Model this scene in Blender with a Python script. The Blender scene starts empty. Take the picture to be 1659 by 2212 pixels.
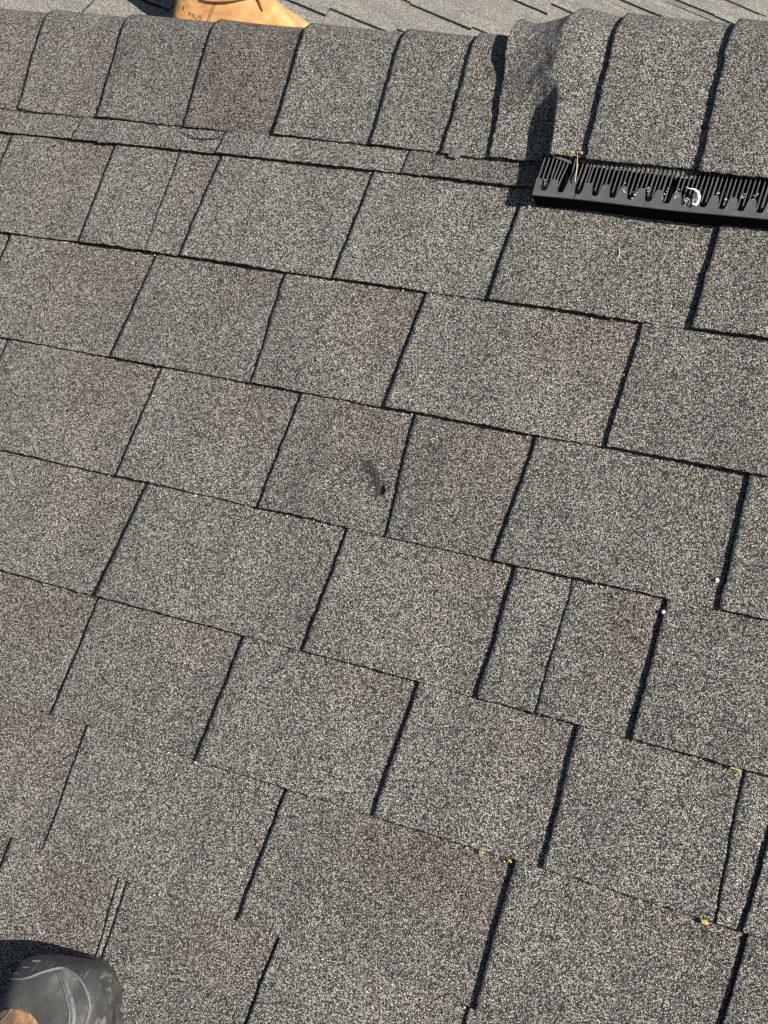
import bpy, math, random
import numpy as np
from mathutils import Matrix, Vector

# ---------------------------------------------------------------- camera, sky, sun
TH = math.radians(32.0)                       # pitch of the near slope
RW = Matrix.Rotation(TH, 4, 'X')              # roof frame (x along ridge, y up-slope, z off the shingles) -> world
SC = bpy.context.scene
COL = SC.collection
CAM_R = Matrix(((0.8882017, -0.1908340, 0.4179475), (0.2941141, 0.9350126, -0.1981122), (-0.3529796, 0.2988878, 0.8866067)))
cam_data = bpy.data.cameras.new("camera")
cam_data.sensor_fit = 'VERTICAL'; cam_data.sensor_height = 24.0
cam_data.lens = 24.0 * 3088.8 / 2212.0
cam_data.clip_start = 0.05; cam_data.clip_end = 3000
cam = bpy.data.objects.new("camera", cam_data); COL.objects.link(cam)
cam.matrix_world = RW @ (Matrix.Translation((0, -0.5681, 1.3840)) @ CAM_R.to_4x4())
SC.camera = cam
SUN_ROOF = Vector((0.806, 0.060, 0.590)).normalized()
SUN = (RW.to_3x3() @ SUN_ROOF).normalized()
sun = bpy.data.lights.new("sun", 'SUN'); sun.energy = 5.0; sun.angle = math.radians(0.53); sun.color = (1.0, 0.955, 0.88)
so = bpy.data.objects.new("sun", sun); COL.objects.link(so)
so.rotation_euler = SUN.to_track_quat('Z', 'Y').to_euler(); so.location = SUN * 30
world = bpy.data.worlds.new("World"); SC.world = world; world.use_nodes = True
nt = world.node_tree; bg = nt.nodes['Background']; bg.inputs['Strength'].default_value = 0.05
sky = nt.nodes.new('ShaderNodeTexSky'); sky.sky_type = 'NISHITA'; sky.sun_disc = False
sky.sun_elevation = math.asin(SUN.z); sky.sun_rotation = math.atan2(SUN.x, SUN.y)
nt.links.new(sky.outputs[0], bg.inputs['Color'])
SC.view_settings.view_transform = 'Standard'; SC.view_settings.look = 'None'
SC.view_settings.gamma = 1; SC.view_settings.exposure = 1.0

# ---------------------------------------------------------------- materials
class NB:
    def __init__(s, name, rough=0.9):
        s.m = bpy.data.materials.new(name); s.m.use_nodes = True; s.t = s.m.node_tree
        s.b = s.t.nodes['Principled BSDF']; s.b.inputs['Roughness'].default_value = rough
    def n(s, ty, **kw):
        x = s.t.nodes.new(ty)
        for k, v in kw.items(): setattr(x, k, v)
        return x
    def l(s, a, b): s.t.links.new(a, b)
    def coord(s): return s.n('ShaderNodeTexCoord').outputs['Object']
    def noise(s, co, scale, detail=3, rough=.55):
        x = s.n('ShaderNodeTexNoise'); s.l(co, x.inputs['Vector'])
        x.inputs['Scale'].default_value = scale; x.inputs['Detail'].default_value = detail; x.inputs['Roughness'].default_value = rough
        return x.outputs['Fac']
    def vor(s, co, scale, feat='F1'):
        x = s.n('ShaderNodeTexVoronoi', feature=feat); s.l(co, x.inputs['Vector']); x.inputs['Scale'].default_value = scale
        return x
    def ramp(s, fac, stops, interp='LINEAR'):
        r = s.n('ShaderNodeValToRGB'); s.l(fac, r.inputs['Fac']); e = r.color_ramp.elements; r.color_ramp.interpolation = interp
        while len(e) > 1: e.remove(e[-1])
        e[0].position = stops[0][0]; e[0].color = (*stops[0][1], 1)
        for p, c in stops[1:]:
            q = e.new(p); q.color = (*c, 1)
        return r.outputs['Color']
    def mix(s, fac, a, b, mode='MIX'):
        x = s.n('ShaderNodeMix', data_type='RGBA', blend_type=mode)
        for i, v in ((0, fac), (6, a), (7, b)):
            if hasattr(v, 'links'): s.l(v, x.inputs[i])
            elif i == 0: x.inputs[0].default_value = v
            else: x.inputs[i].default_value = (*v, 1)
        return x.outputs[2]
    def math(s, op, a, b=0.0, c=0.0):
        x = s.n('ShaderNodeMath', operation=op)
        for i, v in enumerate((a, b, c)):
            if hasattr(v, 'links'): s.l(v, x.inputs[i])
            else: x.inputs[i].default_value = v
        return x.outputs[0]
    def bump(s, h, dist, strength=1.0, nrm=None):
        x = s.n('ShaderNodeBump'); s.l(h, x.inputs['Height']); x.inputs['Distance'].default_value = dist
        x.inputs['Strength'].default_value = strength
        if nrm is not None: s.l(nrm, x.inputs['Normal'])
        return x.outputs['Normal']

def granule_material(name, gain=1.0, bumpd=0.0021, gap_shade=.9):
    q = NB(name, 0.85)
    co = q.coord()
    v = q.vor(co, 880); v2 = q.vor(co, 1450)
    sep = q.n('ShaderNodeSeparateColor'); q.l(v.outputs['Color'], sep.inputs[0])
    sep2 = q.n('ShaderNodeSeparateColor'); q.l(v2.outputs['Color'], sep2.inputs[0])
    k = gain
    def c(r, g, b): return (r*k, g*k, b*k)
    base = q.ramp(sep.outputs[0], [(0, c(.014,.014,.014)), (.23, c(.080,.076,.071)), (.36, c(.23,.218,.20)), (.50, c(.38,.362,.328)),
                                   (.66, c(.56,.535,.485)), (.82, c(.80,.77,.705)), (.972, c(.40,.32,.27))], 'CONSTANT')
    small = q.ramp(sep2.outputs[0], [(0, c(.02,.02,.02)), (.40, c(.17,.16,.145)), (.6, c(.38,.36,.32)), (.85, c(.66,.63,.56))], 'CONSTANT')
    col = q.mix(.16, base, small)
    # asphalt between the granules, with their micro-shadow painted in near-black
    gap = q.math('GREATER_THAN', v.outputs['Distance'], .53)
    col = q.mix(q.math('MULTIPLY', gap, gap_shade), col, (.02,.02,.022))
    # factory colour blend of the shingle: brown and charcoal drops, from the mesh
    at = q.n('ShaderNodeVertexColor', layer_name='tint'); sp = q.n('ShaderNodeSeparateColor'); q.l(at.outputs['Color'], sp.inputs[0])
    blot = q.noise(co, 22, 3)
    br = q.math('MULTIPLY', sp.outputs[0], q.math('ADD', blot, .35)); br.node.use_clamp = True
    col = q.mix(br, col, (.92,.84,.825), 'MULTIPLY')
    dk = q.math('MULTIPLY', sp.outputs[1], q.math('ADD', blot, .3)); dk.node.use_clamp = True
    col = q.mix(dk, col, (.66,.655,.665), 'MULTIPLY')
    big = q.ramp(q.noise(co, 9, 4), [(.3, (.88,.88,.88)), (.7, (1.06,1.06,1.04))])
    col = q.mix(1.0, col, big, 'MULTIPLY')
    # worn spots where grains are lost, faint run-off streaks
    worn = q.ramp(q.noise(co, 75, 2, .4), [(.26, (.62,.62,.63)), (.36, (1,1,1))]); col = q.mix(.8, col, worn, 'MULTIPLY')
    mp = q.n('ShaderNodeMapping'); q.l(co, mp.inputs['Vector']); mp.inputs['Scale'].default_value = (26, 3.5, 3.5)
    col = q.mix(1.0, col, q.ramp(q.noise(mp.outputs[0], 1.0, 4), [(.3, (.87,.87,.87)), (.6, (1.04,1.04,1.03))]), 'MULTIPLY')
    # a few rusty / greenish grains
    od = q.math('GREATER_THAN', sep.outputs[1], .965)
    col = q.mix(q.math('MULTIPLY', od, .35), col, (.30,.22,.15))
    q.l(col, q.b.inputs['Base Color'])
    h = q.math('SUBTRACT', 1.0, v.outputs['Distance'])
    h = q.math('ADD', h, q.math('MULTIPLY', sep.outputs[2], .55))
    h = q.math('ADD', h, q.math('MULTIPLY', q.math('SUBTRACT', 1.0, v2.outputs['Distance']), .45))
    nr = q.bump(h, bumpd, 1.0)
    q.l(nr, q.b.inputs['Normal'])
    q.b.inputs['Specular IOR Level'].default_value = .3
    return q.m

def simple(name, col, rough=.8, var=.25, scale=60, bumpd=.0004, bscale=300, spec=.5):
    q = NB(name, rough); co = q.coord()
    c = q.ramp(q.noise(co, scale, 4), [(.3, tuple(x*(1-var) for x in col)), (.7, tuple(min(1, x*(1+var)) for x in col))])
    q.l(c, q.b.inputs['Base Color']); q.b.inputs['Specular IOR Level'].default_value = spec
    q.l(q.bump(q.noise(co, bscale, 3), bumpd), q.b.inputs['Normal'])
    return q.m

M_GR = granule_material('shingle_granules')
M_GR_SUNLIT = granule_material('sunlit_shingle_granules', 1.04, .0015, .7)  # same shingles for the far slope, sunlit brightness put into colour and gaps
M_EDGE = simple('asphalt_edge', (.010,.010,.010), .85, .4, 400, .0006, 900, .3)
M_PLAST = simple('vent_plastic', (.070,.073,.076), .48, .18, 90, .00015, 500, .5)
M_FIN = simple('vent_fin_plastic', (.085,.085,.082), .55, .2, 200, .00015, 500, .5)
M_BLACK = simple('vent_shadow_plastic', (.004,.004,.0042), 1, .2, 90, .0002, 500, .05)
M_WHITE = simple('white_paint_flake', (.82,.81,.76), .6, .06, 400, .0003, 800)
M_THREAD = simple('pale_straw', (.36,.31,.23), .8, .2, 300)
M_YEL = simple('yellow_lichen', (.46,.33,.07), .9, .3, 900, .0008, 1500)
M_PEB = simple('pale_pebble', (.72,.69,.62), .7, .12, 500, .0004, 900)
M_GREYB = simple('grey_sealant', (.09,.088,.085), .75, .3, 300, .0008, 500)
M_TEAR = simple('torn_mat', (.026,.022,.021), .8, .75, 450, .003, 420)
M_GRAIN = simple('loose_grain', (.42,.40,.36), .8, .5, 900, .0003, 1500)

# ---------------------------------------------------------------- object helpers
def tag(o, label=None, cat=None, group=None, kind=None):
    for k, v in (('label', label), ('category', cat), ('group', group), ('kind', kind)):
        if v: o[k] = v
    return o
def empty(name, frame=None, loc=(0,0,0), **kw):
    o = bpy.data.objects.new(name, None); COL.objects.link(o); o.empty_display_size = .05
    o.matrix_world = (frame or RW) @ Matrix.Translation(loc)
    return tag(o, **kw)
def mesh(name, V, F, mats, parent=None, mi=None, smooth=False, frame=None, tint=None, loc=(0,0,0)):
    me = bpy.data.meshes.new(name)
    V = np.asarray(V, dtype=np.float64)
    if isinstance(F, np.ndarray):
        me.vertices.add(len(V)); me.vertices.foreach_set('co', V.astype(np.float32).ravel())
        n = len(F); k = F.shape[1]
        me.loops.add(n*k); me.loops.foreach_set('vertex_index', F.astype(np.int32).ravel())
        me.polygons.add(n); me.polygons.foreach_set('loop_start', np.arange(0, n*k, k, dtype=np.int32))
        me.polygons.foreach_set('loop_total', np.full(n, k, dtype=np.int32))
    else:
        me.from_pydata([tuple(v) for v in V], [], [tuple(f) for f in F])
    if not isinstance(mats, (list, tuple)): mats = [mats]
    for m in mats: me.materials.append(m)
    if mi is not None: me.polygons.foreach_set('material_index', np.asarray(mi, dtype=np.int32))
    me.update(calc_edges=True); me.validate()
    if smooth is True: me.polygons.foreach_set('use_smooth', np.ones(len(me.polygons), dtype=bool))
    elif smooth is not False: me.polygons.foreach_set('use_smooth', np.asarray(smooth, dtype=bool))
    if tint is not None:
        a = me.color_attributes.new('tint', 'FLOAT_COLOR', 'POINT'); a.data.foreach_set('color', tint.astype(np.float32).ravel())
    o = bpy.data.objects.new(name, me); COL.objects.link(o)
    if parent: o.parent = parent
    else: o.matrix_world = (frame or RW) @ Matrix.Translation(loc)
    return o
def tube(pts, rad, seg=7):
    """tube along a polyline; rad a number or one per point"""
    pts = [Vector(p) for p in pts]; V = []; F = []
    if not hasattr(rad, '__len__'): rad = [rad]*len(pts)
    ref = Vector((.13,.31,.94)).normalized()
    for i, p in enumerate(pts):
        d = (pts[min(i+1, len(pts)-1)] - pts[max(i-1, 0)]).normalized()
        a = d.cross(ref).normalized(); b = d.cross(a)
        for k in range(seg):
            t = 2*math.pi*k/seg; V.append(p + (a*math.cos(t) + b*math.sin(t))*rad[i])
    for i in range(len(pts)-1):
        for k in range(seg):
            k2 = (k+1) % seg; F.append((i*seg+k, i*seg+k2, (i+1)*seg+k2, (i+1)*seg+k))
    F.append(tuple(range(seg))[::-1]); F.append(tuple((len(pts)-1)*seg+k for k in range(seg)))
    return V, F
def merge(parts):
    V = []; F = []
    for v, f in parts:
        n = len(V); V += list(v); F += [tuple(i+n for i in q) for q in f]
    return V, F
def box(x0, x1, y0, y1, z0, z1):
    V = [(x, y, z) for x in (x0, x1) for y in (y0, y1) for z in (z0, z1)]
    return V, [(0,1,3,2), (4,6,7,5), (0,4,5,1), (2,3,7,6), (0,2,6,4), (1,5,7,3)]
def smooth(x): x = np.clip(x, 0, 1); return x*x*(3-2*x)
def blob(seed, r, flat=.6, seg=8, jit=.25):
    rr = random.Random(seed); V = []; F = []; rings = 5
    for i in range(rings):
        ph = math.pi*(i+.5)/rings
        for k in range(seg):
            t = 2*math.pi*k/seg; q = r*(1 + rr.uniform(-jit, jit))
            V.append((q*math.sin(ph)*math.cos(t), q*math.sin(ph)*math.sin(t), q*flat*math.cos(ph)))
    for i in range(rings-1):
        for k in range(seg):
            k2 = (k+1) % seg; F.append((i*seg+k, (i+1)*seg+k, (i+1)*seg+k2, i*seg+k2))
    F.append(tuple(range(seg))); F.append(tuple((rings-1)*seg+k for k in range(seg))[::-1])
    return V, F

# ---------------------------------------------------------------- one course of laminated shingles
E = 0.143
def lownoise(rng, n, step):
    k = max(2, int(n/step)+2); return np.interp(np.arange(n)/step, np.arange(k), rng.normal(size=k))
def course(parent, y0, joints, dense, span, seed, flip=False, du=.005, dv=.0026, T=.0050, H=.0036, rag=.00045, name='shingle_course', tones=None, eh=E, gap=.0009, mat=None):
    """y0 = lower (butt) edge; joints = (u at top, u at butt, strength); step at each joint faces -u"""
    rng = np.random.default_rng(seed)
    js = sorted(joints, key=lambda j: j[0]+j[1])
    lo, hi = js[0][0], js[-1][0]
    u = lo
    while u > span[0]: u -= rng.uniform(.13, .36); js.insert(0, (u, u+rng.normal()*.003, rng.choice([.9, 1.1, .4])))
    u = hi
    while u < span[1]: u += rng.uniform(.13, .36); js.append((u, u+rng.normal()*.003, rng.choice([.9, 1.1, .5])))
    mid = np.array([(a+b)/2 for a, b, _ in js])
    us = np.concatenate([np.arange(mid[0], dense[0], .03), np.arange(max(mid[0], dense[0]), min(dense[1], mid[-1]), du), np.arange(min(dense[1], mid[-1]), mid[-1], .03)])
    us = np.unique(us)
    us = us[np.min(np.abs(us[:, None]-mid[None]), axis=1) > max(.0022, gap*1.9)]
    cu = list(us); cs = list(np.searchsorted(mid, us)-1)
    for i, m in enumerate(mid):
        g_ = gap*js[i][2]
        if 0 < i < len(mid)-1: cu += [m-g_-2e-6, m-g_-1e-6, m-2e-6, m-1e-6]; cs += [i-1, i-1, i, i]
        else: cu.append(m); cs.append(min(i, len(mid)-2))
    cu = np.array(cu); cs = np.array(cs); o = np.argsort(cu); cu = cu[o]; cs = cs[o]
    fl = np.zeros(len(cu), bool)
    for i, m in enumerate(mid[1:-1], 1):
        g_ = gap*js[i][2]; fl |= np.abs(cu-(m-g_-1e-6)) < 3e-7; fl |= np.abs(cu-(m-2e-6)) < 3e-7
    n = len(cu)
    rows = np.concatenate([[0], np.arange(.0012, eh, dv), [eh, eh+.02]]); R = len(rows)
    # joint line wobble
    delta = np.zeros((R, len(mid)))
    for i, (a, b, s) in enumerate(js):
        f = rows/eh
        delta[:, i] = (b + (a-b)*f) - mid[i] + lownoise(rng, R, 6)*.0004 + lownoise(rng, R, 22)*.0007 + rng.normal(size=R)*rag*.7
    wal = np.exp(-((np.min(np.abs(cu[:, None]-mid[None]), axis=1))/.02))
    U = np.empty((R, n))
    for r in range(R): U[r] = cu + np.interp(cu, mid, delta[r])*np.where(wal > .02, wal, 0)
    a = mid[cs]; b = mid[np.minimum(cs+1, len(mid)-1)]; fr = np.clip((cu-a)/np.maximum(b-a, 1e-6), 0, 1)
    Hs = np.array([j[2] for j in js])[cs]*H
    cut = rng.uniform(.25, .5, len(mid))[cs]
    h = Hs*(1-smooth((fr-cut)/(.35)))
    hv = 1 + .22*np.interp(cs, np.arange(len(mid)), rng.normal(size=len(mid)))
    butt = np.abs(lownoise(rng, n, 14))*.0010 + np.abs(lownoise(rng, n, 45))*.0018
    f = np.clip(rows/eh, 0, 1.2)[:, None]
    Z = (T + butt[None])*(1-f) + h[None]*(1 - .15*f) + .0002
    lum = np.stack([lownoise(rng, n, 30)*.0003]*R)*np.sin(f*3)
    Z = Z + lum
    Y = np.repeat(rows[:, None], n, 1)
    ragv = rng.normal(size=n)*rag + lownoise(rng, n, 14)*.00025 + lownoise(rng, n, 60)*.0006
    Y = Y + ragv[None]*np.exp(-rows/.004)[:, None] + y0
    X = U
    Z[:, fl] = -.004
    P = np.stack([X, Y, Z], -1)
    low = P[0].copy(); low[:, 2] = -.012; low[:, 1] += .001
    P = np.concatenate([low[None], P], 0); RR = R+1
    idx = np.arange(RR*n).reshape(RR, n)
    F = np.stack([idx[:-1, :-1], idx[:-1, 1:], idx[1:, 1:], idx[1:, :-1]], -1).reshape(-1, 4)
    mi = np.zeros((RR-1, n-1), int); mi[0] = 1
    mi[:, fl[1:] | fl[:-1]] = 1
    # colour blend
    br = np.zeros((R, n)); dk = np.zeros((R, n))
    sp_d = rng.uniform(0, 1, len(mid)); sp_b = rng.uniform(0, 1, len(mid))
    if tones:
        for uu, d, bb in tones:
            i = int(np.clip(np.searchsorted(mid, uu)-1, 0, len(mid)-1)); sp_d[i] = d; sp_b[i] = bb
    right = smooth((fr-cut+.12)/.3)
    br = (right[None]*(.05+1.0*sp_b[cs])[None])*(.25+.75*smooth((f-.15)/.8)) + .25*sp_b[cs][None]
    dk = np.where(sp_d[cs] > .55, (sp_d[cs]-.45)*1.3, .08)[None]*(.45+.55*smooth(1.3-fr*1.2))[None]*(1-.3*f) + (1-f)*0
    tint = np.zeros((RR, n, 4)); tint[1:, :, 0] = np.clip(br, 0, 1.3); tint[1:, :, 1] = np.clip(dk, 0, 1.2); tint[..., 3] = 1; tint[0] = tint[1]
    P = P.reshape(-1, 3)
    if flip: P[:, 0] *= -1; F = F[:, ::-1]
    sm = (mi.reshape(-1) == 0)
    return mesh(name, P, np.ascontiguousarray(F), [mat or M_GR, M_EDGE], parent, mi.reshape(-1), sm, tint=tint.reshape(-1, 4))

# ================================================================ SETTING
g = 120.0
gq = NB('dry_lawn', .95); gc = gq.coord()
gq.l(gq.ramp(gq.noise(gc, .8, 6), [(.3, (.05,.075,.025)), (.7, (.11,.12,.05))]), gq.b.inputs['Base Color'])
mesh('ground', [(-g, -g, 0), (g, -g, 0), (g, g, 0), (-g, g, 0)], [(0, 1, 2, 3)], gq.m, frame=Matrix.Translation((0, 0, -4.2)))['kind'] = 'structure'

# near slope
near = empty('roof_slope', label='near roof slope of weathered grey-brown shingles with its ridge caps', cat='roof')
J = {1: [(-1.0172,-1.0209,.9), (-.7604,-.7603,.9), (-1.2416,-1.2482,.25)],
 2: [(-1.3492,-1.3542,.9), (-1.1773,-1.1725,.9), (-1.0803,-1.0686,.18), (-1.0137,-1.017,.9), (-.7981,-.8015,.95), (-.6041,-.6064,1), (-.3764,-.3738,1.5)],
 3: [(-1.2884,-1.2841,.8), (-1.0559,-1.0655,.8), (-.87,-.8631,.7), (-.6835,-.6874,1.1), (-.4273,-.4272,1.35)],
 4: [(-1.2297,-1.2304,.7), (-.9916,-.9981,.8), (-.7963,-.7995,1), (-.6508,-.6393,.8), (-.5079,-.5114,1.1), (-.2785,-.2741,1.4)],
 5: [(-.9568,-.9669,.9), (-.6874,-.6917,1.05), (-.4871,-.4857,1.1), (-.4260,-.4230,.22), (-.327,-.3245,1.3)],
 6: [(-.9661,-.9722,.9), (-.7691,-.7744,.95), (-.5549,-.5574,1.1), (-.3797,-.374,1.2), (-.2141,-.2061,.4), (-.1753,-.1804,1.3)],
 7: [(-.9235,-.922,.85), (-.6628,-.6665,1.05), (-.4029,-.4005,1.45), (-.1758,-.1813,1.3)],
 8: [(-.97,-.9719,.8), (-.8215,-.8146,.45), (-.8115,-.806,.6), (-.6208,-.6261,1), (-.407,-.4084,1)]}
TONES = {2: [(-1.3,.2,.9), (-1.1,.5,.3), (-1.04,.3,.9), (-.9,.35,.3), (-.7,.4,.2), (-.5,.8,.5), (-.3,.8,.8)],
 3: [(-1.2,.1,.9), (-1.,.75,.5), (-.8,.6,.9), (-.6,.3,.8), (-.3,.9,.4)],
 4: [(-1.1,.1,.8), (-.9,.3,.7), (-.75,1.,.8), (-.6,.9,.9), (-.4,.9,.3), (-.2,.8,.5)],
 5: [(-1.,.1,.8), (-.8,.7,.3), (-.6,.2,.7), (-.45,.2,.1), (-.4,.8,.9), (-.2,1.,.4)],
 6: [(-1.,.2,.9), (-.9,.8,.6), (-.6,.5,.5), (-.45,.3,.6), (-.3,.8,.3)],
 7: [(-1.,.3,.9), (-.8,.4,.3), (-.5,.8,.9), (-.3,.8,.5)], 8: [(-.9,.5,.9), (-.7,.8,.9), (-.5,.5,.4)]}
COURSES = {}
for k in range(1, 16):
    y0 = -(k-2)*E if k != 7 else -(k-2)*E
    if k <= 10:
        COURSES[k] = course(near, y0, J.get(k, [(-.7, -.703, .9), (-.35, -.352, .9)]), (-1.62, .05), (-2.9, 1.4), 40+k, tones=TONES.get(k), **({} if k > 1 else dict(eh=.062, T=.0058, H=.0012)))
    else:
        course(near, y0, [(-.7-.03*k, -.7-.03*k, .9)], (-1, -.9), (-2.9, 1.4), 40+k, du=.02, dv=.02)
bs = math.radians(64)
mesh('roof_back', [(-2.9,.335,-.02), (1.4,.335,-.02), (1.4,.335+1.6*math.cos(bs),-.02-1.6*math.sin(bs)), (-2.9,.335+1.6*math.cos(bs),-.02-1.6*math.sin(bs))],
     [(0, 1, 2, 3)], M_GR, near)

# the roof face beyond the ridge
FN = Vector((0.45189,0.55106,0.70152)).normalized(); FV = Vector((-0.86285,0.07037,0.50054)).normalized(); FU = FV.cross(FN).normalized(); FV = FN.cross(FU)
FO = Vector((-1.50482,1.27491,-1.40969))
FR = RW @ Matrix(((FU.x, FV.x, FN.x, FO.x), (FU.y, FV.y, FN.y, FO.y), (FU.z, FV.z, FN.z, FO.z), (0, 0, 0, 1)))
far = empty('roof_slope', FR, label='farther roof slope of shingles seen beyond the ridge, sunlit brightness painted in, with slanting joints', cat='roof')
# joints in far-plane u, mirrored because the raised sides face the other way here
FJ = {.448: [(-.59,.3), (-.477,.9), (.10,.8), (.46,.8)], .302: [(-.231,1), (.02,.7), (.33,.9)], .146: [(-.184,1), (.0,.9), (.21,.8), (.36,.9)], .0: [(-.003,1.1), (.245,.9), (.52,.6)][:2],
      -.02: None}
lines = [.88, .737, .594, .448, .300, .140, -.020, -.184, -.336, -.483, -.628, -.780, -.93, -1.08]
FJ = [[(-.60,.6), (-.2,.9)], [(-.545,.35), (-.1,.9)], [(-.484,.9), (-.2,1)], [(-.35,.8), (.1,.8)], [(-.229,1.1), (.15,.9), (.46,.9)],
      [(-.184,1.1), (-.002,.9), (.33,.9)], [(-.0025,1.1), (.242,.9), (.5,.8)], [(.018,1.0), (.242,1.1), (.4,.8)], [(-.05,.8), (.313,1.1), (.47,.2)],
      [(.345,1.0), (.510,1.2), (.474,.25)], [(.508,1.2), (.625,.4), (.66,1.1)], [(.663,1.2), (.48,.6), (.8,.8)], [(.712,1.1), (.5,.9)], [(.3,.9), (.6,.9)]]
for i, (y0, jj) in enumerate(zip(lines, FJ)):
    eh = (lines[i-1] if i else .88+.143) - y0
    course(far, y0, [(a, a-.003, s) for a, s in jj], (-1.05, .95), (-1.8, 1.7), 300+i, T=.0026, H=.0050, eh=eh, du=.007, dv=.004, gap=.0012, mat=M_GR_SUNLIT, tones=[(-1.5+.1*k, .1, .15) for k in range(32)])  # low brown and charcoal tints also paint in the sunlit paleness

# ---------------------------------------------------------------- ridge caps
Y0 = .311; RC = .029; PHI = math.radians(62)
def cap_profile(n=64, bottom=.175, back=.12):
    L1 = Y0-bottom; L2 = RC*PHI; s = np.linspace(0, L1+L2+back, n)
    out = []
    for q in s:
        if q < L1: out.append((bottom+q, 0, 0, 1))
        elif q < L1+L2:
            p = (q-L1)/RC; out.append((Y0+RC*math.sin(p), -RC*(1-math.cos(p)), math.sin(p), math.cos(p)))
        else:
            q2 = q-L1-L2; p = PHI
            out.append((Y0+RC*math.sin(p)+q2*math.cos(p), -RC*(1-math.cos(p))-q2*math.sin(p), math.sin(p), math.cos(p)))
    return s, np.array(out)
UV = -.588                                   # where the vent begins
def raise_at(u, s):
    """how far the vent underneath lifts the caps (u along ridge, s from near edge towards the apex)"""
    t = np.clip(s/.15, 0, 1.3)               # 0 at the lower edge, 1 at the apex
    hi = .030 + .006*np.exp(-((u+.590)/.030)**2)*(.7+.5*smooth((t-.3)/.4))
    edge = UV + .017 - .022*t
    lowpart = .0025 + .0025*smooth((t-.2)/.4) + .006*smooth((t-.70)/.3) + .008*np.exp(-np.clip(u+.672, 0, 1)/.014)*smooth((t-.62)/.25)      # transition cap left of the vent
    w = smooth((u-(edge-.014))/.014)
    wt = np.clip((u-(-.664))/.066, 0, 1)
    m = smooth((t-.30)/.34)
    prof_bottom = lowpart*(1-w) + hi*w
    prof_top = lowpart + (hi-lowpart)*wt
    z = prof_bottom*(1-m) + prof_top*m
    z = z + (.0006*np.sin(u*310+t*9)*np.sin(t*23+u*60) + .0007*np.sin(u*150-t*21))*np.exp(-((u+.612)/.040)**2)*smooth(t/.3)
    return np.where(u > -.52, hi, z)
n = 60; xs = np.linspace(-.528, -.407, n)          # starter strip that peeps out under the raised caps
V = []; rr = random.Random(3)
for z in (.0265, .0300):
    for x in xs: V.append((x, .1615 + rr.uniform(-.0006, .0006) - .003*(x+.528)/.12, z))
for x in xs: V.append((x, .19, .030))
F = [(i, i+1, n+i+1, n+i) for i in range(n-1)] + [(n+i, n+i+1, 2*n+i+1, 2*n+i) for i in range(n-1)]
ridge = mesh('ridge_cap', V, F, [M_GR, M_EDGE], near, [1]*(n-1)+[0]*(n-1))
rngc = np.random.default_rng(5)
def cap(ub, ut, ubn, utn, bottom, lift, seed, raised=False, tone=(.3, .3), du=.004, bot_r=None, walld=.010, rightlift=.0012):
    rng = np.random.default_rng(seed)
    s, P = cap_profile(76 if du < .005 else 30, bottom)
    n = max(6, int((ubn-ub+.02)/du)); f = np.linspace(0, 1, n)
    ap = .30-bottom + .03
    g_ = np.clip(s/ap, 0, 1.6)
    left = ub + (ut-ub)*g_ + lownoise(rng, len(s), 6)*.0006 + rng.normal(size=len(s))*.0005
    right = ubn + (utn-ubn)*g_ + .014
    U = left[:, None]*(1-f[None]) + right[:, None]*f[None]
    prog = f
    off = .0055 + lift*(1-smooth(prog*1.0))*(1+0*prog) + rightlift*0
    off = .0058 + (lift-.0)*(1-prog)**1.3
    bow = rng.normal()*.0008
    O = off[None] + bow*np.sin(np.pi*f)[None] + lownoise(rng, len(s), 20)[:, None]*.0004
    fade = np.clip((s/.01), 0, 1)
    if raised: O = O + raise_at(U, s[:, None])
    yy = P[:, 0:1].copy()
    rg = (rng.normal(size=n)*.0005 + lownoise(rng, n, 9)*.0006)[None]*np.exp(-s/.006)[:, None]
    shift = 0
    if bot_r is not None: shift = (bot_r-bottom)*f[None]*np.exp(-s/.05)[:, None]
    ysh = -.007*smooth((O-.01)/.02)*np.exp(-s/.08)[:, None] if raised else 0
    X = U; Y = P[:, 0:1] + P[:, 2:3]*O + rg + shift + ysh; Z = P[:, 1:2] + P[:, 3:4]*O
    top = np.stack([X, Y, Z], -1)
    S = len(s)
    lowr = top[0].copy(); lowr[:, 2] -= (.0045 if raised else walld)
    if raised:
        rr = raise_at(lowr[:, 0], 0*lowr[:, 0]); lowr[:, 2] -= .006*np.clip(1-rr/.02, 0, 1)
    G = np.concatenate([lowr[None], top], 0)
    # left wall column
    wl = G[:, 0].copy()
    nrm = np.concatenate([P[:1], P], 0)
    wd = .0150 if not raised else .010
    wl[:, 1] -= nrm[:, 2]*wd; wl[:, 2] -= nrm[:, 3]*wd; wl[:, 0] += .0006
    G = np.concatenate([wl[:, None], G], 1)
    a, b = G.shape[:2]; idx = np.arange(a*b).reshape(a, b)
    F = np.stack([idx[:-1, :-1], idx[:-1, 1:], idx[1:, 1:], idx[1:, :-1]], -1).reshape(-1, 4)
    mi = np.zeros((a-1, b-1), int); mi[0] = 1; mi[:, 0] = 1
    tint = np.zeros((a, b, 4)); tint[..., 3] = 1
    tint[..., 0] = tone[0]*(1+.3*np.sin(np.linspace(0, 5, b)+seed))[None]; tint[..., 1] = tone[1]*(1-.5*np.linspace(0, 1, b))[None]
    return mesh('cap_shingle', G.reshape(-1, 3), np.ascontiguousarray(F), [M_GR, M_EDGE], ridge, mi.reshape(-1), mi.reshape(-1) == 0, tint=tint.reshape(-1, 4))
CB = [-1.60, -1.482, -1.3497, -1.2173, -1.0802, -.9459, -.8114, -.7163, -.6511]
CT = [-1.62, -1.50, -1.3666, -1.2318, -1.0924, -.9551, -.8179, -.7217, -.667]
BT = [.178, .178, .1775, .1775, .1755, .176, .1745, .1715]
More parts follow.
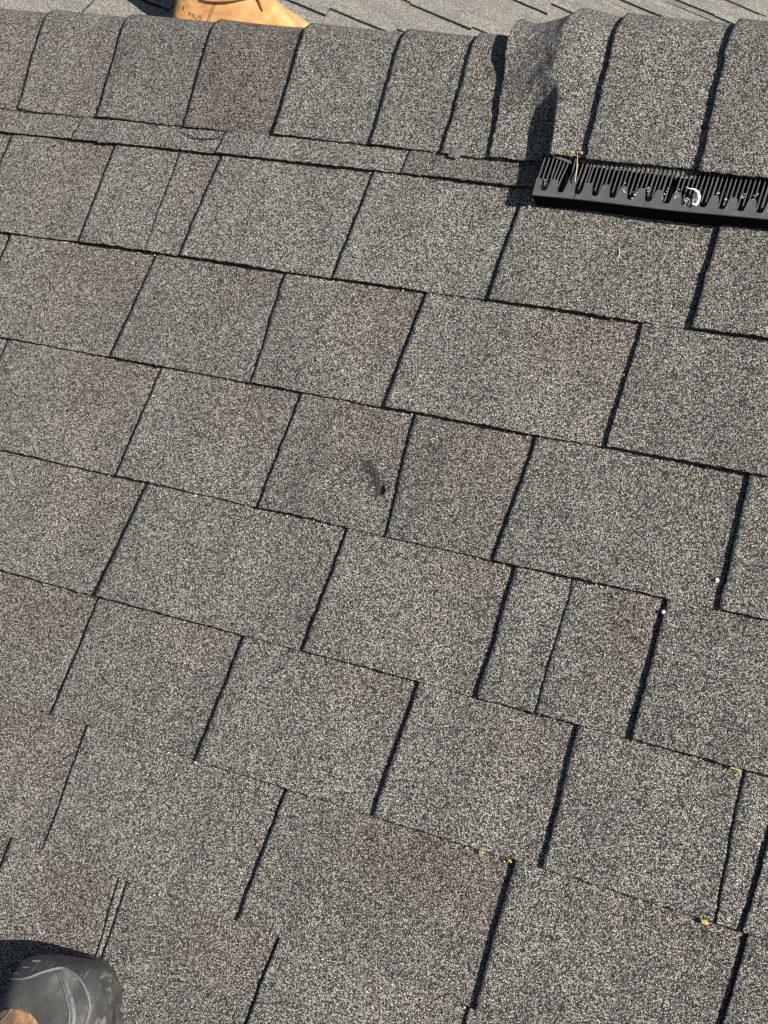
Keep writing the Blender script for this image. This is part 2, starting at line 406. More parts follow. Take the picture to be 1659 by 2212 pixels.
TN = [(.6,.2), (1.2,.3), (.7,.2), (.35,.7), (1.1,.9), (.2,.3), (.3,.4), (.4,.6)]
for i in range(8):
    last = i == 7
    cap(CB[i], CT[i], CB[i+1]+(.05 if last else 0), CT[i+1]+(.05 if last else 0), BT[i], .0046 if i < 5 else .0052, 70+i, tone=TN[i])
for i in range(8):
    a = -1.60-.135*(i+1); cap(a, a-.015, a+.135, a+.12, .178, .0045, 90+i, du=.02)
CB2 = [-.6545, -.5295, -.4034, -.272]; CT2 = [-.6720, -.5405, -.4120, -.278]
for i in range(3):
    cap(CB2[i], CT2[i], CB2[i+1], CT2[i+1], .1715 if i < 2 else .170, .005 if i == 0 else .0062, 110+i, raised=True, tone=[(.15,.15), (.1,.45), (.3,.6)][i],
        du=.0022 if i == 0 else .004, bot_r=[.1765, .1755, .168][i])
for i in range(10):
    a = -.272+.134*i; cap(a, a-.01, a+.134, a+.124, .170, .0062, 130+i, raised=True, du=.02)
# ---------------------------------------------------------------- ridge vent
vent = empty('ridge_vent', loc=(UV+.006, .121, .0), label='black plastic ridge vent with scalloped edge and comb of fins', cat='ridge vent')
def vz(y): return .0300 + (y)*.06           # local: y from outer edge inward
PER = .0199; PH = .0710                      # notch centre, local x
XE = 1.3
def scal(x):
    q = math.cos((x-PH)/PER*2*math.pi)      # 1 at notch
    return .0062 + .0145*(.5 - .5*math.tanh(2.7*q)/math.tanh(2.7))
V = []; F = []; N = int((XE)/.0006); 
xs = [i*.0006 for i in range(N+1)]
for x in xs:
    e = scal(x); wav = .0006*math.sin(x*30)
    V += [(x, 0+wav, vz(0)-.0022), (x, 0+wav, vz(0)-.0004), (x, .0008+wav, vz(0)), (x, e-.0005, vz(e)+.0002), (x, e, vz(e)-.0003), (x, e, vz(e)-.002)]
for i in range(N):
    for j in range(5): a = i*6+j; F.append((a, a+6, a+7, a+1))
mesh('scalloped_flange', V, F, M_PLAST, vent)
parts = []; k = 0; x = .0012; rr = random.Random(11)
while x < XE:
    q = math.cos((x-PH)/PER*2*math.pi)
    y_end = scal(x) + (.0015 if q > 0 else -.002) + (.004*rr.random() if q > .5 else 0)
    if q > .8: y_end = .0125
    pts = []
    bend = 0.0; b2 = 0
    if .018 < x < .031: bend = .0036*(x-.016)/.013; 
    if .031 <= x < .040: bend = -.002
    if .040 <= x < .056: bend = -.0014; b2 = .0012
    wdt = .00042 + (.0003 if rr.random() < .12 else 0)
    broken = (.150 < x < .156)
    for i in range(9):
        t = i/8; y = .0555 + (y_end-.0555)*t
        if broken: y = .0555 + (.035-.0555)*t
        xx = x + .0022*(1-t) + bend*math.sin(t*math.pi*.5 + (0 if bend > 0 else math.pi*.5*0))*(-1 if bend > 0 else -1)*(.0 if t < .1 else 1)*(t**.8) + b2*math.sin(t*math.pi)
        if bend < 0: xx = x + .0022*(1-t) - bend*math.sin(t*math.pi)
        z = vz(y) - .0007
        pts.append((xx, y, z))
    vv = []; ff = []
    for p in pts: vv += [(p[0]-wdt, p[1], p[2]-.0012), (p[0]-wdt, p[1], p[2]), (p[0]+wdt, p[1], p[2]), (p[0]+wdt, p[1], p[2]-.0012)]
    for i in range(8):
        for j in range(4): a = i*4+j; b = i*4+(j+1) % 4; ff.append((a, b, b+4, a+4))
    ff.append((32, 33, 34, 35)); parts.append((vv, ff))
    x += .00493 + rr.uniform(-.0002, .0002)
V, F = merge(parts); mesh('grille', V, F, M_FIN, vent)
# broken top rail of the comb
rr = random.Random(8); V = []; F = []
def rail(x0, x1, y0, y1, w):
    n = 22; vv = []; ff = []
    for i in range(n+1):
        t = i/n; x = x0+(x1-x0)*t; y = y0+(y1-y0)*t; h = w*(.8+.5*rr.random())
        vv += [(x, y-h*.5, vz(y)+.0002), (x, y+h*.5, vz(y)+.0004), (x, y+h*.5, vz(y)-.0012), (x, y-h*.5, vz(y)-.0012)]
    for i in range(n):
        for j in range(4): a = i*4+j; b = i*4+(j+1) % 4; ff.append((a, a+4, b+4, b))
    ff += [(0, 1, 2, 3), (4*n+3, 4*n+2, 4*n+1, 4*n)]
    return vv, ff
V, F = merge([rail(.0026, .0125, .0500, .0485, .0030), rail(.0120, .0345, .0482, .0420, .0024), rail(.0445, .0600, .0445, .0450, .0022)])
mesh('top_rail', V, F, M_FIN, vent)
V, F = merge([box(-.0005, XE, .0004, .0022, .001, .0276), box(-.0016, -.0002, .0005, .052, .001, .0300)])
mesh('side_wall', V, F, M_BLACK, vent)
V, F = merge([box(0, XE, .002, .075, .004, .009), box(0, XE, .074, .078, .004, .030)])
mesh('base_plate', V, F, M_BLACK, vent)
# seam across the flange
V, F = tube([(.0490, .0005, vz(0)+.0001), (.0500, .010, vz(.01)+.0002), (.0512, .0198, vz(.0198)+.0002)], .00035, 5)
mesh('seam', V, F, M_BLACK, vent)

# ---------------------------------------------------------------- small things
def at(u, v, z=0): return (u, v, z)
# loose granules caught in the vent and at its end
rr = random.Random(21); parts = []
def grains(cx, cy, cz, sx, sy, n, r=.0008):
    for i in range(n):
        v, f = blob(rr.random(), r*rr.uniform(.6, 1.3), .8, 6)
        dx, dy, dz = cx+rr.gauss(0, sx), cy+rr.gauss(0, sy), cz+abs(rr.gauss(0, .0006))
        parts.append(([(a+dx, b+dy, c+dz) for a, b, c in v], f))
grains(-.5890, .133, .006, .0015, .006, 46); grains(-.5760, .139, .0205, .0014, .005, 30); grains(-.5700, .138, .0205, .0012, .004, 22)
for k in range(18): grains(-.48+k*.014+rr.uniform(-.003, .003), .137+rr.uniform(-.004, .006), .0305, .0014, .003, rr.randint(2, 9), .0007)
V, F = merge(parts)
tag(mesh('loose_granules', V, F, M_GRAIN), 'loose pale granules caught between the fins and at the end of the black vent', 'granules', kind='stuff')

rr = random.Random(77); parts = []
for k in range(2, 9):
    for i in range(70):
        u_ = rr.uniform(-1.35, -.1); grains(u_, -(k-2)*E - abs(rr.gauss(.0018, .002)), .0018, .0004, .0004, 1, .0009)
for i in range(260): grains(rr.uniform(-1.35, -.1), rr.uniform(-.85, .13), .0052, .001, .001, 1, .0008)
V, F = merge(parts)
tag(mesh('grit', V, F, M_GRAIN), 'loose grit washed down along the laps of the near roof slope', 'grit', kind='stuff')

# curled white flake in the vent
fl = [(-.4130,.1450,.0360), (-.4080,.1430,.0372), (-.4030,.1425,.0380), (-.3985,.1400,.0378), (-.3955,.1360,.0370), (-.3955,.1305,.0358), (-.3975,.1265,.0350), (-.4015,.1270,.0348), (-.4015,.1330,.0360)]
wd = [.0003,.0006,.0009,.0010,.0011,.0010,.0010,.0008,.0006]
V = []; F = []
for i, p in enumerate(fl):
    p = Vector(p); d = (Vector(fl[min(i+1, 8)])-Vector(fl[max(i-1, 0)])).normalized(); s_ = d.cross(Vector((0, 0, 1))).normalized()
    for sg, dz in ((-1, 0), (1, .0006), (1, .0011), (-1, .0005)): q = p + s_*wd[i]*sg*(.75+.5*((i*37) % 7)/6); V.append((q.x, q.y, q.z+dz))
for i in range(8):
    for j in range(4): F.append((i*4+j, i*4+(j+1) % 4, (i+1)*4+(j+1) % 4, (i+1)*4+j))
F += [(3, 2, 1, 0), (32, 33, 34, 35)]
o = mesh('paint_flake', V, F, M_WHITE); tag(o, 'curled white flake of paint caught in a notch of the black ridge vent', 'paint flake')
V, F = tube([(-.5400,.1690,.0400), (-.5385,.160,.0375), (-.5370,.152,.0365), (-.5362,.1450,.0360), (-.5358,.1390,.035)], [.0003,.0005,.0006,.0005,.0007], 6)
tag(mesh('straw', V, F, M_THREAD), 'thin pale straw hanging from the cap edge across the black vent', 'straw')

# branching twig on the second course
ps = [((-.4775,.0835,.0045), (-.4745,.0775,.0065), (-.4735,.0725,.0055), (-.4755,.0670,.0045)), ((-.4740,.0745,.0060), (-.4700,.0770,.0075), (-.4675,.0775,.006)), ((-.4735,.0725,.0055), (-.4705,.0690,.005))]
V, F = merge([tube(p, .0006, 6) for p in ps])
tag(mesh('twig', V, F, M_THREAD), 'tiny branching dry twig lying on the shingles just below the vent', 'twig')

def pebble(u, v, z, r, seed, label, m=M_PEB):
    Vb, Fb = blob(seed, r, .75, 10, .18); o = mesh('pebble', Vb, Fb, m, smooth=True, loc=(u, v, z)); tag(o, label, 'pebble', 'loose pebbles'); return o
pebble(-.3262, -.2995, .0055, .0019, 4, 'tiny white pebble at the top of a shingle joint left of the right edge')
pebble(-.2830, -.2570, .0080, .0020, 5, 'cream pebble on the shingle just left of the thick joint near the right edge')

# lichen specks: (u, v, size, label)
def lichen(u, v, z, r, n, seed, label):
    r *= .72; z += .0012
    rr = random.Random(seed); ps = []
    for i in range(n):
        vv, ff = blob(rr.random(), r*rr.uniform(.35, .7), .6, 7, .3); dx, dy = rr.gauss(0, r*.8), rr.gauss(0, r*.45)
        ps.append(([(a+dx, b+dy, c) for a, b, c in vv], ff))
    V, F = merge(ps); tag(mesh('lichen', V, F, M_YEL, loc=(u, v, z)), label, 'lichen', 'yellow lichen specks')
LI = [(-.4386,-.5735,.0045,.0028,6,'yellow lichen speck a little left of the wide lower-centre joint'),
      (-.4766,-.5730,.0045,.0015,3,'tiny yellow lichen dot farther left of the wide lower-centre joint'),
      (-.4075,-.5735,.0045,.0024,4,'yellow lichen speck right at the top of the wide lower-centre joint'),
      (-.2771,-.5725,.0045,.0018,3,'small yellow lichen speck midway between the two lower-right joints'),
      (-.2140,-.5735,.0045,.0034,7,'largest orange-yellow lichen speck on the lowest butt edge near the right joint'),
      (-.2208,-.4300,.0045,.0036,6,'orange-yellow lichen patch on the butt edge above the thin lower-right joint'),
      (-.4195,-.4290,.0045,.0014,3,'yellow lichen dot at the foot of the thin narrow joint'),
      (-.2733,-.2853,.0050,.0024,4,'orange lichen speck at the foot of the thick joint near the right edge'),
      (-.5236,.0005,.0055,.0016,3,'yellow lichen speck on the butt edge of the second course below the vent'),
      (-.8932,-.1444,.0050,.0013,3,'yellow lichen dot on the third butt edge left of its joint'),
      (-.8590,-.1405,.0050,.0015,3,'yellow lichen dot at the foot of a joint on the third butt edge'),
      (-.8855,-.5725,.0045,.0022,4,'yellow lichen speck on a butt edge at the lower left above the dark shoe'),
      (-.3215,-.4302,.0045,.0013,3,'yellow lichen dot at the foot of the thick joint below the white pebble'),
      (-.5475,.1720,.0375,.0022,5,'yellow lichen speck on the raised cap edge left of the straw'),
      (-.5360,.1730,.0375,.0022,5,'yellow lichen speck on the raised cap edge right of the straw'),
      (-.4570,.1780,.0385,.0015,4,'yellow lichen speck low on the middle raised cap'),]
for i, (u, v, z, r, n, lab) in enumerate(LI): lichen(u, v, z, r, n, 900+i, lab)

# sealant blob at the foot of the narrow cap
rr = random.Random(6); ps = []
for dx, dy, r in ((0, 0, .0052), (.004, .002, .0045), (-.003, .003, .0040), (.003, -.004, .0038), (-.004, -.003, .0034), (.006, -.002, .0026)):
    vv, ff = blob(rr.random(), r, .28, 10, .22); ps.append(([(a+dx, b+dy, c) for a, b, c in vv], ff))
V, F = merge(ps); tag(mesh('sealant_blob', V, F, M_GREYB, loc=(-.6985, .1735, .0105)), 'dull grey blob of sealant below the narrow ridge cap', 'sealant')

# tear in the fourth course: a rucked scar of bare mat with a small hole
c4 = COURSES[4]
from mathutils.bvhtree import BVHTree
b4 = BVHTree.FromPolygons([tuple(v.co) for v in c4.data.vertices], [tuple(p.vertices) for p in c4.data.polygons])
def zc(x, y):
    h_ = b4.ray_cast(Vector((x, y, .1)), Vector((0, 0, -1))); return h_[0].z if h_[0] else .004
rr = random.Random(12); n = 26; m = 9; V = []; F = []
ax = [(-.6885,-.2065), (-.6850,-.2110), (-.6805,-.2165), (-.6755,-.2220), (-.6700,-.2280), (-.6650,-.2335), (-.6610,-.2385), (-.6595,-.2425)]
wv = [.0014,.0060,.0072,.0060,.0086,.0066,.0048,.0014]
for i in range(n):
    t = i/(n-1)*(len(ax)-1); a = int(min(t, len(ax)-2)); f = t-a
    x = ax[a][0]*(1-f)+ax[a+1][0]*f; y = ax[a][1]*(1-f)+ax[a+1][1]*f; w = wv[a]*(1-f)+wv[a+1]*f
    for j in range(m):
        q = (j/(m-1)-.5)*1.5*w*(1+rr.uniform(-.35, .35))
        V.append((x+q*.80, y+q*.60, zc(x+q*.8, y+q*.6) - .0002 + .0009*math.cos((j/(m-1)-.5)*math.pi)*math.sin(i/(n-1)*math.pi) + rr.uniform(-.0006, .0006)))
for i in range(n-1):
    for j in range(m-1): a = i*m+j; F.append((a, a+1, a+m+1, a+m))
for i in range(95):
    t = (rr.random()*1.15-.05)*(len(ax)-1); t = min(max(t, 0), len(ax)-1); a = int(min(t, len(ax)-2)); f = t-a
    w = wv[a]*(1-f)+wv[a+1]*f; q_ = rr.gauss(0, .8)*w
    x = ax[a][0]*(1-f)+ax[a+1][0]*f + q_*.8; y = ax[a][1]*(1-f)+ax[a+1][1]*f + q_*.6
    vv, ff = blob(rr.random(), rr.uniform(.0006, .0019), .5, 6, .5); k0 = len(V); an = rr.random()*3
    V += [(x+(p*math.cos(an)-1.8*o_*math.sin(an)), y+(p*math.sin(an)+1.8*o_*math.cos(an)), c*.6+zc(x, y)+.0002) for p, o_, c in vv]; F += [tuple(i_+k0 for i_ in g4) for g4 in ff]
tear = mesh('tear', V, F, M_TEAR, c4); tear['label'] = 'scar of bare torn mat in the middle of the shingle'
vv, ff = blob(.3, .0033, .30, 12, .4); V = [(a*.8-.6585, b*1.35-.2365, c*.5+zc(-.6585, -.2365)+.0009) for a, b, c in vv]
mesh('hole', V, ff, M_BLACK, c4)
V, F = box(-.6630, -.6560, -.2490, -.2440, .0056, .0072); V = [(x+(y+.246)*.3, y-(x+.66)*.25, z-.0056+zc(-.66, -.246)) for x, y, z in V]; mesh('torn_flap', V, F, M_GREYB, c4)
# curling tar edge below a cap in the first course
V, F = tube([(-1.079,.1700,.0078), (-1.068,.1640,.0082), (-1.055,.1612,.0080), (-1.040,.1612,.0082), (-1.026,.1640,.0080), (-1.018,.1705,.0075)], [.0003,.0007,.0006,.0007,.0006,.0004], 6)
mesh('curled_edge', V, F, M_EDGE, COURSES[1])

# ---------------------------------------------------------------- footwear and the people in it
def catm(P, n):
    P = [np.array(p, float) for p in P]; out = []; m = len(P)
    for i in range(n):
        t = i/(n-1)*(m-1); a = min(int(t), m-2); f = t-a
        p0, p1, p2, p3 = P[max(a-1, 0)], P[a], P[a+1], P[min(a+2, m-1)]
        out.append(.5*((2*p1)+(p2-p0)*f+(2*p0-5*p1+4*p2-p3)*f*f+(3*p1-p0-3*p2+p3)*f**3))
    return out
def loft(ctrl, n=90, seg=64, fn=None):
    """ctrl: (ax, az, bx, bz, halfwidth, exponent, ycentre): front/top point A, bottom/back point B"""
    C_ = catm(ctrl, n); V = []; F = []
    for i, c in enumerate(C_):
        ax_, az, bx_, bz, w, e, yc = c
        for k in range(seg):
            t = 2*math.pi*k/seg; ct, st = math.cos(t), math.sin(t)
            q = math.copysign(abs(ct)**(2/e), ct); r = math.copysign(abs(st)**(2/e), st)
            cx, cz = (ax_+bx_)/2, (az+bz)/2
            p = [cx+(ax_-bx_)/2*q, yc+w*r, cz+(az-bz)/2*q]
            if fn: p = fn(p, i/(n-1), t)
            V.append(p)
    for i in range(n-1):
        for k in range(seg):
            k2 = (k+1) % seg; F.append((i*seg+k, i*seg+k2, (i+1)*seg+k2, (i+1)*seg+k))
    F.append(tuple(range(seg))[::-1]); F.append(tuple((n-1)*seg+k for k in range(seg)))
    return V, F
def slab(outline, z0, z1, inset=.0):
    n = len(outline); V = []
    for z, s_ in ((z0, 1-inset), (z0+.002, 1.0), (z1-.0015, 1.0), (z1, 1-inset*.6)):
        cx = sum(p[0] for p in outline)/n; cy = sum(p[1] for p in outline)/n
        V += [(cx+(x-cx)*s_, cy+(y-cy)*s_, z) for x, y in outline]
    F = [tuple(range(n))[::-1], tuple(3*n+k for k in range(n))]
    for r in range(3):
        for k in range(n): k2 = (k+1) % n; F.append((r*n+k, r*n+k2, (r+1)*n+k2, (r+1)*n+k))
    return V, F
def sole_outline(L, wf, wh, n=72, blunt=2.6):
    out = []
    for k in range(n):
        t = 2*math.pi*k/n; c_, s_ = math.cos(t), math.sin(t)
        x = L/2 + L/2*math.copysign(abs(c_)**(2/blunt), c_)
        f = x/L; w = wh + (wf-wh)*float(smooth((f-.25)/.4)); 
        out.append((x, w*math.copysign(abs(s_)**(2/2.4), s_)*(1-.10*math.exp(-((f-.42)/.12)**2))))
    return out
from mathutils.bvhtree import BVHTree
def wrap_text(txt, size, x0, z0, side, surf, mat, parent, slant=0., name='lettering'):
    cu = bpy.data.curves.new(name, 'FONT'); cu.body = txt; cu.size = size; cu.resolution_u = 3
    to = bpy.data.objects.new(name, cu); COL.objects.link(to)
    dg = bpy.context.evaluated_depsgraph_get(); me = bpy.data.meshes.new_from_object(to.evaluated_get(dg))
    bpy.data.objects.remove(to)
    bvh = BVHTree.FromPolygons([tuple(v) for v in surf[0]], surf[1])
    V = []
    for v in me.vertices:
        X = x0 + side*0 + v.co.x; Z = z0 + v.co.y + slant*v.co.x
        h = bvh.ray_cast(Vector((X, side*.2, Z)), Vector((0, -side, 0)))
        V.append((X, (h[0].y if h[0] else side*.04) + side*.0006, Z))
    F = [tuple(p.vertices) for p in me.polygons]
    bpy.data.meshes.remove(me)
    return mesh(name, V, F, mat, parent)

# --- materials
q = NB('tan_suede', .95); co = q.coord()
c_ = q.ramp(q.noise(co, 28, 5, .6), [(.28, (.27,.135,.050)), (.5, (.42,.225,.090)), (.72, (.54,.31,.14))])
q.l(c_, q.b.inputs['Base Color']); q.l(q.bump(q.math('ADD', q.noise(co, 55, 5), q.math('MULTIPLY', q.noise(co, 900, 2), .12)), .0045, .8), q.b.inputs['Normal']); M_SUEDE = q.m
M_STITCH = simple('dark_stitching', (.10,.05,.02), .9, .2, 300)
M_INK = simple('black_print', (.07,.045,.025), .8, .2, 300)
M_SOLE = simple('cream_crepe_sole', (.42,.33,.22), .8, .2, 80)
M_DENIM = simple('dark_denim', (.035,.045,.075), .95, .3, 120, .001, 900)
q = NB('dark_rubber', .42); co = q.coord()
c_ = q.ramp(q.noise(co, 70, 5), [(.3, (.024,.025,.024)), (.52, (.038,.038,.036)), (.72, (.070,.068,.062))])
sc_ = q.n('ShaderNodeMapping'); q.l(co, sc_.inputs['Vector']); sc_.inputs['Scale'].default_value = (60, 420, 60); sc_.inputs['Rotation'].default_value = (0, 0, .5)
c_ = q.mix(q.ramp(q.noise(sc_.outputs[0], 1.0, 3), [(.58, (0,0,0)), (.74, (.55,.55,.55))]), c_, (.20,.195,.18)); q.l(c_, q.b.inputs['Base Color'])
q.l(q.bump(q.noise(co, 500, 4), .0004), q.b.inputs['Normal']); M_RUB = q.m
q = NB('ribbed_textile', .75); co = q.coord()
wv_ = q.n('ShaderNodeTexWave', wave_type='BANDS', bands_direction='DIAGONAL'); q.l(co, wv_.inputs['Vector']); wv_.inputs['Scale'].default_value = 260; wv_.inputs['Distortion'].default_value = .6
dust = q.ramp(q.noise(co, 38, 5, .65), [(.36, (.035,.034,.031)), (.52, (.075,.072,.064)), (.70, (.19,.18,.155))])
q.l(q.mix(q.math('MULTIPLY', wv_.outputs['Fac'], .5), dust, (.03,.03,.03)), q.b.inputs['Base Color'])
q.l(q.bump(q.math('ADD', wv_.outputs['Fac'], q.noise(co, 700, 3)), .0006), q.b.inputs['Normal']); M_RIB = q.m
q = NB('worn_brown_leather', .6); co = q.coord()
c_ = q.ramp(q.noise(co, 60, 6, .65), [(.30, (.10,.055,.035)), (.46, (.20,.115,.07)), (.58, (.40,.22,.10)), (.75, (.55,.33,.16))]); q.l(c_, q.b.inputs['Base Color'])
q.l(q.bump(q.noise(co, 90, 6), .002), q.b.inputs['Normal']); M_LEA = q.m
M_PIPE = simple('pale_piping', (.11,.11,.105), .6, .45, 500, .0004, 900)
M_BLUE = simple('scuffed_blue_band', (.085,.09,.098), .55, .5, 260, .0008, 500)

def heightmap_of(V, F):
    return BVHTree.FromPolygons([tuple(v) for v in V], [tuple(f) for f in F])
def drape(bvh, x, y, lift):
    h = bvh.ray_cast(Vector((x, y, .3)), Vector((0, 0, -1)))
    return None if h[0] is None else (h[0] + h[1]*lift)
def drape_strip(bvh, line, w, lift, n=80, thick=.0012, taper=True):
    """raised ribbon following a line over the shoe surface"""
    L_ = catm(line, n); V = []; F = []
    for i, p in enumerate(L_):
        d = L_[min(i+1, n-1)]-L_[max(i-1, 0)]; d = d/ (np.linalg.norm(d)+1e-9); nx, ny = -d[1], d[0]
        ww = w*(1 if not taper else min(1, .25+min(i, n-1-i)/8))
        for j, (a, l_) in enumerate(((-1, -.001), (-.7, lift), (0, lift+thick*.5), (.7, lift), (1, -.001))):
            h = drape(bvh, p[0]+nx*ww*a, p[1]+ny*ww*a, l_)
            V.append(tuple(h) if h is not None else (p[0]+nx*ww*a, p[1]+ny*ww*a, .02))
    for i in range(n-1):
        for j in range(4): a = i*5+j; F.append((a, a+1, a+6, a+5))
    return V, F
def inside(p, poly):
    c = False; n = len(poly)
    for i in range(n):
        (x1, y1), (x2, y2) = poly[i], poly[(i+1) % n]
        if (y1 > p[1]) != (y2 > p[1]) and p[0] < (x2-x1)*(p[1]-y1)/(y2-y1)+x1: c = not c
    return c
def drape_patch(bvh, poly, lift, step=.0011, edge=.0025):
    xs = np.arange(min(p[0] for p in poly)-step, max(p[0] for p in poly)+step, step); ys = np.arange(min(p[1] for p in poly)-step, max(p[1] for p in poly)+step, step)
    V = []; ids = {}; F = []
    P = np.array(poly)
    def dist(x, y):
        best = 9
        for i in range(len(P)):
            a = P[i]; b = P[(i+1) % len(P)]; d = b-a; t = np.clip(((x-a[0])*d[0]+(y-a[1])*d[1])/(d@d+1e-12), 0, 1)
            best = min(best, math.hypot(x-a[0]-d[0]*t, y-a[1]-d[1]*t))
        return best
    for i, x in enumerate(xs):
        for j, y in enumerate(ys):
            ins = inside((x, y), poly); d = dist(x, y)
            if ins or d < step*1.2:
                l_ = lift*min(1, (d if ins else -d)/edge) if ins else -.0008
                h = drape(bvh, x, y, l_)
                if h is not None: ids[i, j] = len(V); V.append(tuple(h))
    for i in range(len(xs)-1):
        for j in range(len(ys)-1):
            k = [(i, j), (i+1, j), (i+1, j+1), (i, j+1)]
            if all(q_ in ids for q_ in k): F.append(tuple(ids[q_] for q_ in k))
    return V, F

# --- near person: only the toe of a dark shoe is in view
A_ = math.radians(101)                       # heading of the shoe in the roof plane
tip = Vector((-.8200, -.8010, 0)); L_S = .315
hd = Vector((math.cos(A_), math.sin(A_), 0)); org = tip - hd*L_S
NF = RW @ Matrix.Translation((org.x, org.y, .004)) @ Matrix.Rotation(A_, 4, 'Z')
p1 = empty('person', NF, label='person at the lower left, only a scuffed dark grey shoe toe showing', cat='person')
def toS(x, y): d = Vector((x, y, 0))-org; return (d.x*math.cos(A_)+d.y*math.sin(A_), -d.x*math.sin(A_)+d.y*math.cos(A_))
def blunt_w(x, W=.062, L=L_S, R=.085, e=2.6):
    d = max(0, min(1, (x-(L-R))/R)); return W*(1-d**e)**(1/e)
ctrl = [(.3140,.045,.3130,.022,.012,2.2,0), (.3125,.058,.3120,.016,.028,2.4,0), (.307,.071,.308,.014,.043,2.5,0), (.297,.080,.300,.013,.0485,2.5,0), (.28,.087,.285,.012,.054,2.5,0),
        (.255,.093,.26,.012,.0572,2.5,0), (.22,.100,.225,.012,.0572,2.5,0), (.185,.110,.18,.012,.060,2.4,0), (.15,.128,.12,.012,.050,2.3,0), (.125,.150,.06,.012,.044,2.3,0),
        (.115,.175,.012,.03,.041,2.2,0), (.112,.20,.004,.09,.043,2.1,0), (.113,.23,.010,.14,.047,2.0,0), (.118,.27,.012,.21,.052,2.0,0)]
def wr(p, t, a): return p
SV, SF = loft(ctrl, 230, 180)
shoe = mesh('shoe', SV, SF, M_RIB, p1, smooth=True)
bvh = heightmap_of(SV, SF)
V, F = slab(sole_outline(L_S+.002, .0590, .045, 96, 2.9), 0, .019, .01); mesh('sole', V, F, M_RUB, shoe, smooth=False)
bord = [toS(*p) for p in [(-.8780,-.846), (-.860,-.8380), (-.838,-.8300), (-.822,-.8185), (-.808,-.8100), (-.798,-.8090), (-.783,-.8125), (-.7705,-.8220), (-.7620,-.8350), (-.7580,-.8550), (-.7565,-.885), (-.7565,-.925)]]
outer = [toS(*p) for p in [(-.70,-.925), (-.705,-.83), (-.74,-.79), (-.80,-.775), (-.86,-.78), (-.91,-.81), (-.91,-.845)]]
tmp = bpy.data.meshes.new('tmp'); tmp.from_pydata([tuple(v) for v in SV], [], [tuple(f) for f in SF]); tmp.update()
reg = bord + outer; keep = [p for p in tmp.polygons if len(p.vertices) == 4 and p.center.z > .012 and inside((p.center.x, p.center.y), reg)]
ids = {}; V = []; F = []
for p in keep:
    for vi in p.vertices:
        if vi not in ids: ids[vi] = len(V); v = tmp.vertices[vi]; V.append(tuple(v.co + v.normal*.0016))
    F.append(tuple(ids[vi] for vi in p.vertices))
bpy.data.meshes.remove(tmp)
mesh('toe_cap', V, F, M_RUB, shoe, smooth=True)
V, F = drape_strip(bvh, bord[:-1], .0009, .0020, 120, .0014); mesh('piping', V, F, M_PIPE, shoe, smooth=True)
st = [toS(*p) for p in [(-.806,-.8120), (-.797,-.8165), (-.787,-.8245), (-.776,-.836), (-.769,-.848), (-.765,-.866), (-.763,-.885)]]
V, F = drape_strip(bvh, st, .0028, .0006, 120, .0012); mesh('side_band', V, F, M_BLUE, shoe, smooth=True)
st2 = [(a-.0008, b+.0030) for a, b in st]
V, F = drape_strip(bvh, st2, .0009, .0012, 120, .0010); mesh('seam', V, F, M_PIPE, shoe, smooth=True)
pat = [toS(*p) for p in [(-.872,-.910), (-.866,-.888), (-.861,-.877), (-.851,-.8665), (-.840,-.8600), (-.828,-.8565), (-.815,-.8560), (-.804,-.8595), (-.794,-.866), (-.786,-.877), (-.780,-.893), (-.778,-.910)]]
V, F = drape_patch(bvh, pat, .0020, .0011, .0016); mesh('leather_vamp', V, F, M_LEA, shoe, smooth=True)
V, F = drape_strip(bvh, [toS(*p) for p in [(-.836,-.862), (-.8395,-.870), (-.8455,-.877), (-.853,-.881)]], .0007, .0026, 30, .0008); mesh('scratch', V, F, M_PIPE, shoe, smooth=True)
for i, (x, y) in enumerate([(-.838,-.8135), (-.8445,-.8215), (-.8525,-.830)]):
    a, b = toS(x, y); V, F = drape_strip(bvh, [(a-.0012, b+.0050), (a-.0002, b), (a, b-.0048)], .00065, .0032, 12, .0006); mesh('toe_mark', V, F, M_PIPE, shoe)
V, F = tube([(.07,0,.20), (.062,0,.26), (.05,0,.34), (.04,0,.46)], [.062,.068,.074,.080], 24)
mesh('trouser_leg', V, F, M_DENIM, p1, smooth=True)

# --- far person: tan boot on the far slope
hu = Vector((-.599, .560)); ha = math.atan2(-.764, .645)
BF = FR @ Matrix.Translation((hu.x, hu.y, .003)) @ Matrix.Rotation(ha, 4, 'Z') @ Matrix.Scale(1.07, 4)
p2 = empty('person', BF, label='person beyond the ridge, only a tan suede work boot showing', cat='person')
ctrl = [(.3210,.026,.3195,.016,.006,2.0,-.004), (.3200,.036,.318,.012,.019,2.2,-.004), (.314,.043,.313,.011,.031,2.3,-.004), (.300,.050,.302,.010,.041,2.4,-.003), (.280,.059,.285,.010,.0475,2.4,0),
        (.252,.074,.26,.010,.0505,2.4,0), (.222,.093,.225,.010,.049,2.3,0), (.195,.109,.18,.010,.044,2.2,0), (.172,.128,.12,.010,.038,2.2,0), (.158,.148,.06,.010,.036,2.2,0),
        (.150,.168,.010,.028,.035,2.2,0), (.146,.19,.002,.08,.037,2.1,0), (.144,.215,.006,.13,.041,2.0,0), (.146,.25,.008,.18,.046,2.0,0), (.150,.28,.006,.26,.050,2.0,0)]
rr = random.Random(4)
def crease(p, t, a):
    k = .0016*math.sin(p[0]*95+p[2]*60+1.5*math.sin(a*2))*math.exp(-((p[0]-.20)/.05)**2)
    k2 = .0009*math.sin(p[0]*210+p[2]*340+2*math.sin(p[0]*60))*math.exp(-((p[2]-.075)/.05)**2)
    return [p[0], p[1]*(1+(k+k2)*14), p[2]+k]
BV, BFc = loft(ctrl, 150, 90, crease)
boot = mesh('work_boot', BV, BFc, M_SUEDE, p2, smooth=True)
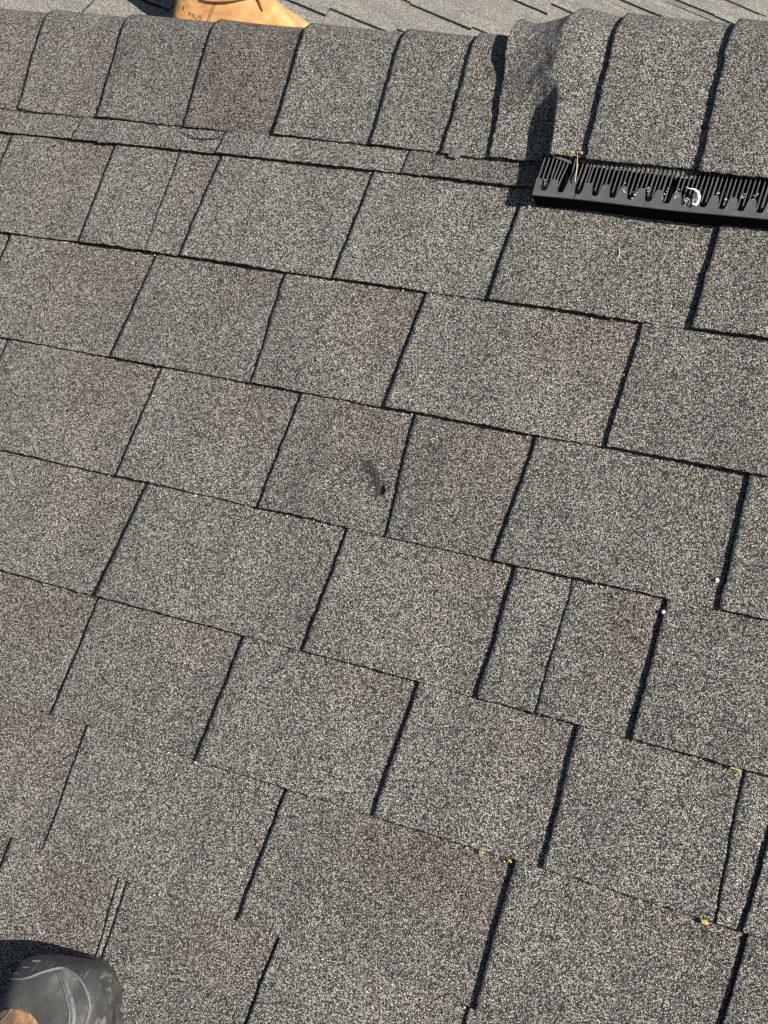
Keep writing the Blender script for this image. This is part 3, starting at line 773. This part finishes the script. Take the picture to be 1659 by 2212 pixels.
V, F = slab(sole_outline(.326, .052, .038, 80, 2.4), -.003, .016, .01); mesh('sole', V, F, M_SOLE, boot)
bb = BVHTree.FromPolygons([tuple(v) for v in BV], [tuple(f) for f in BFc])
SIDE = -1
def side_pt(x, z, lift=.0006):
    h = bb.ray_cast(Vector((x, SIDE*.3, z)), Vector((0, -SIDE, 0)))
    return (h[0] + Vector((0, SIDE*lift, 0))) if h[0] else Vector((x, SIDE*.04, z))
for dx in (0, .004):
    V, F = tube([side_pt(.060+dx+.003*math.sin(z*60), z, .0002) for z in np.linspace(.016, .125, 24)], .0008, 6); mesh('seam', V, F, M_STITCH, boot)
# padded collar roll along the side
V, F = tube([side_pt(x, .118+.010*math.sin((x-.03)*16), .002) for x in np.linspace(.03, .150, 22)], [.004+.0045*math.sin(math.pi*i/21) for i in range(22)], 12)
mesh('collar_roll', V, F, M_SUEDE, boot, smooth=True)
V, F = tube([side_pt(.150, .128, .004), side_pt(.158, .120, .006), side_pt(.163, .108, .003), side_pt(.168, .097, .001)], [.006,.005,.0035,.0012], 10)
mesh('lace_end', V, F, M_SUEDE, boot, smooth=True)
V, F = tube([side_pt(x, z, .0002) for x, z in ((.118,.072), (.14,.069), (.165,.066), (.182,.064))], [.0003,.0006,.0006,.0010], 6); mesh('crease', V, F, M_STITCH, boot)
for i, pl in enumerate([((.196,.078), (.205,.070), (.222,.062)), ((.10,.055), (.115,.060), (.135,.058), (.150,.050)), ((.215,.050), (.235,.046), (.26,.040))]):
    V, F = tube([side_pt(x, z, -.0001) for x, z in pl], .0005, 6); mesh('crease', V, F, M_STITCH, boot)
wrap_text('MUS', .0135, .018, .074, SIDE, (BV, BFc), M_INK, boot, -.12)
wrap_text('I', .0135, .0075, .082, SIDE, (BV, BFc), M_INK, boot, -.12)
upf = (BF.to_3x3().inverted() @ Vector((0, 0, 1))).normalized()
base = Vector((.070, -.004, .165)); V, F = tube([base + upf*h for h in (0, .06, .14, .26)], [.076,.080,.084,.090], 24)
mesh('trouser_leg', V, F, M_DENIM, p2, smooth=True)
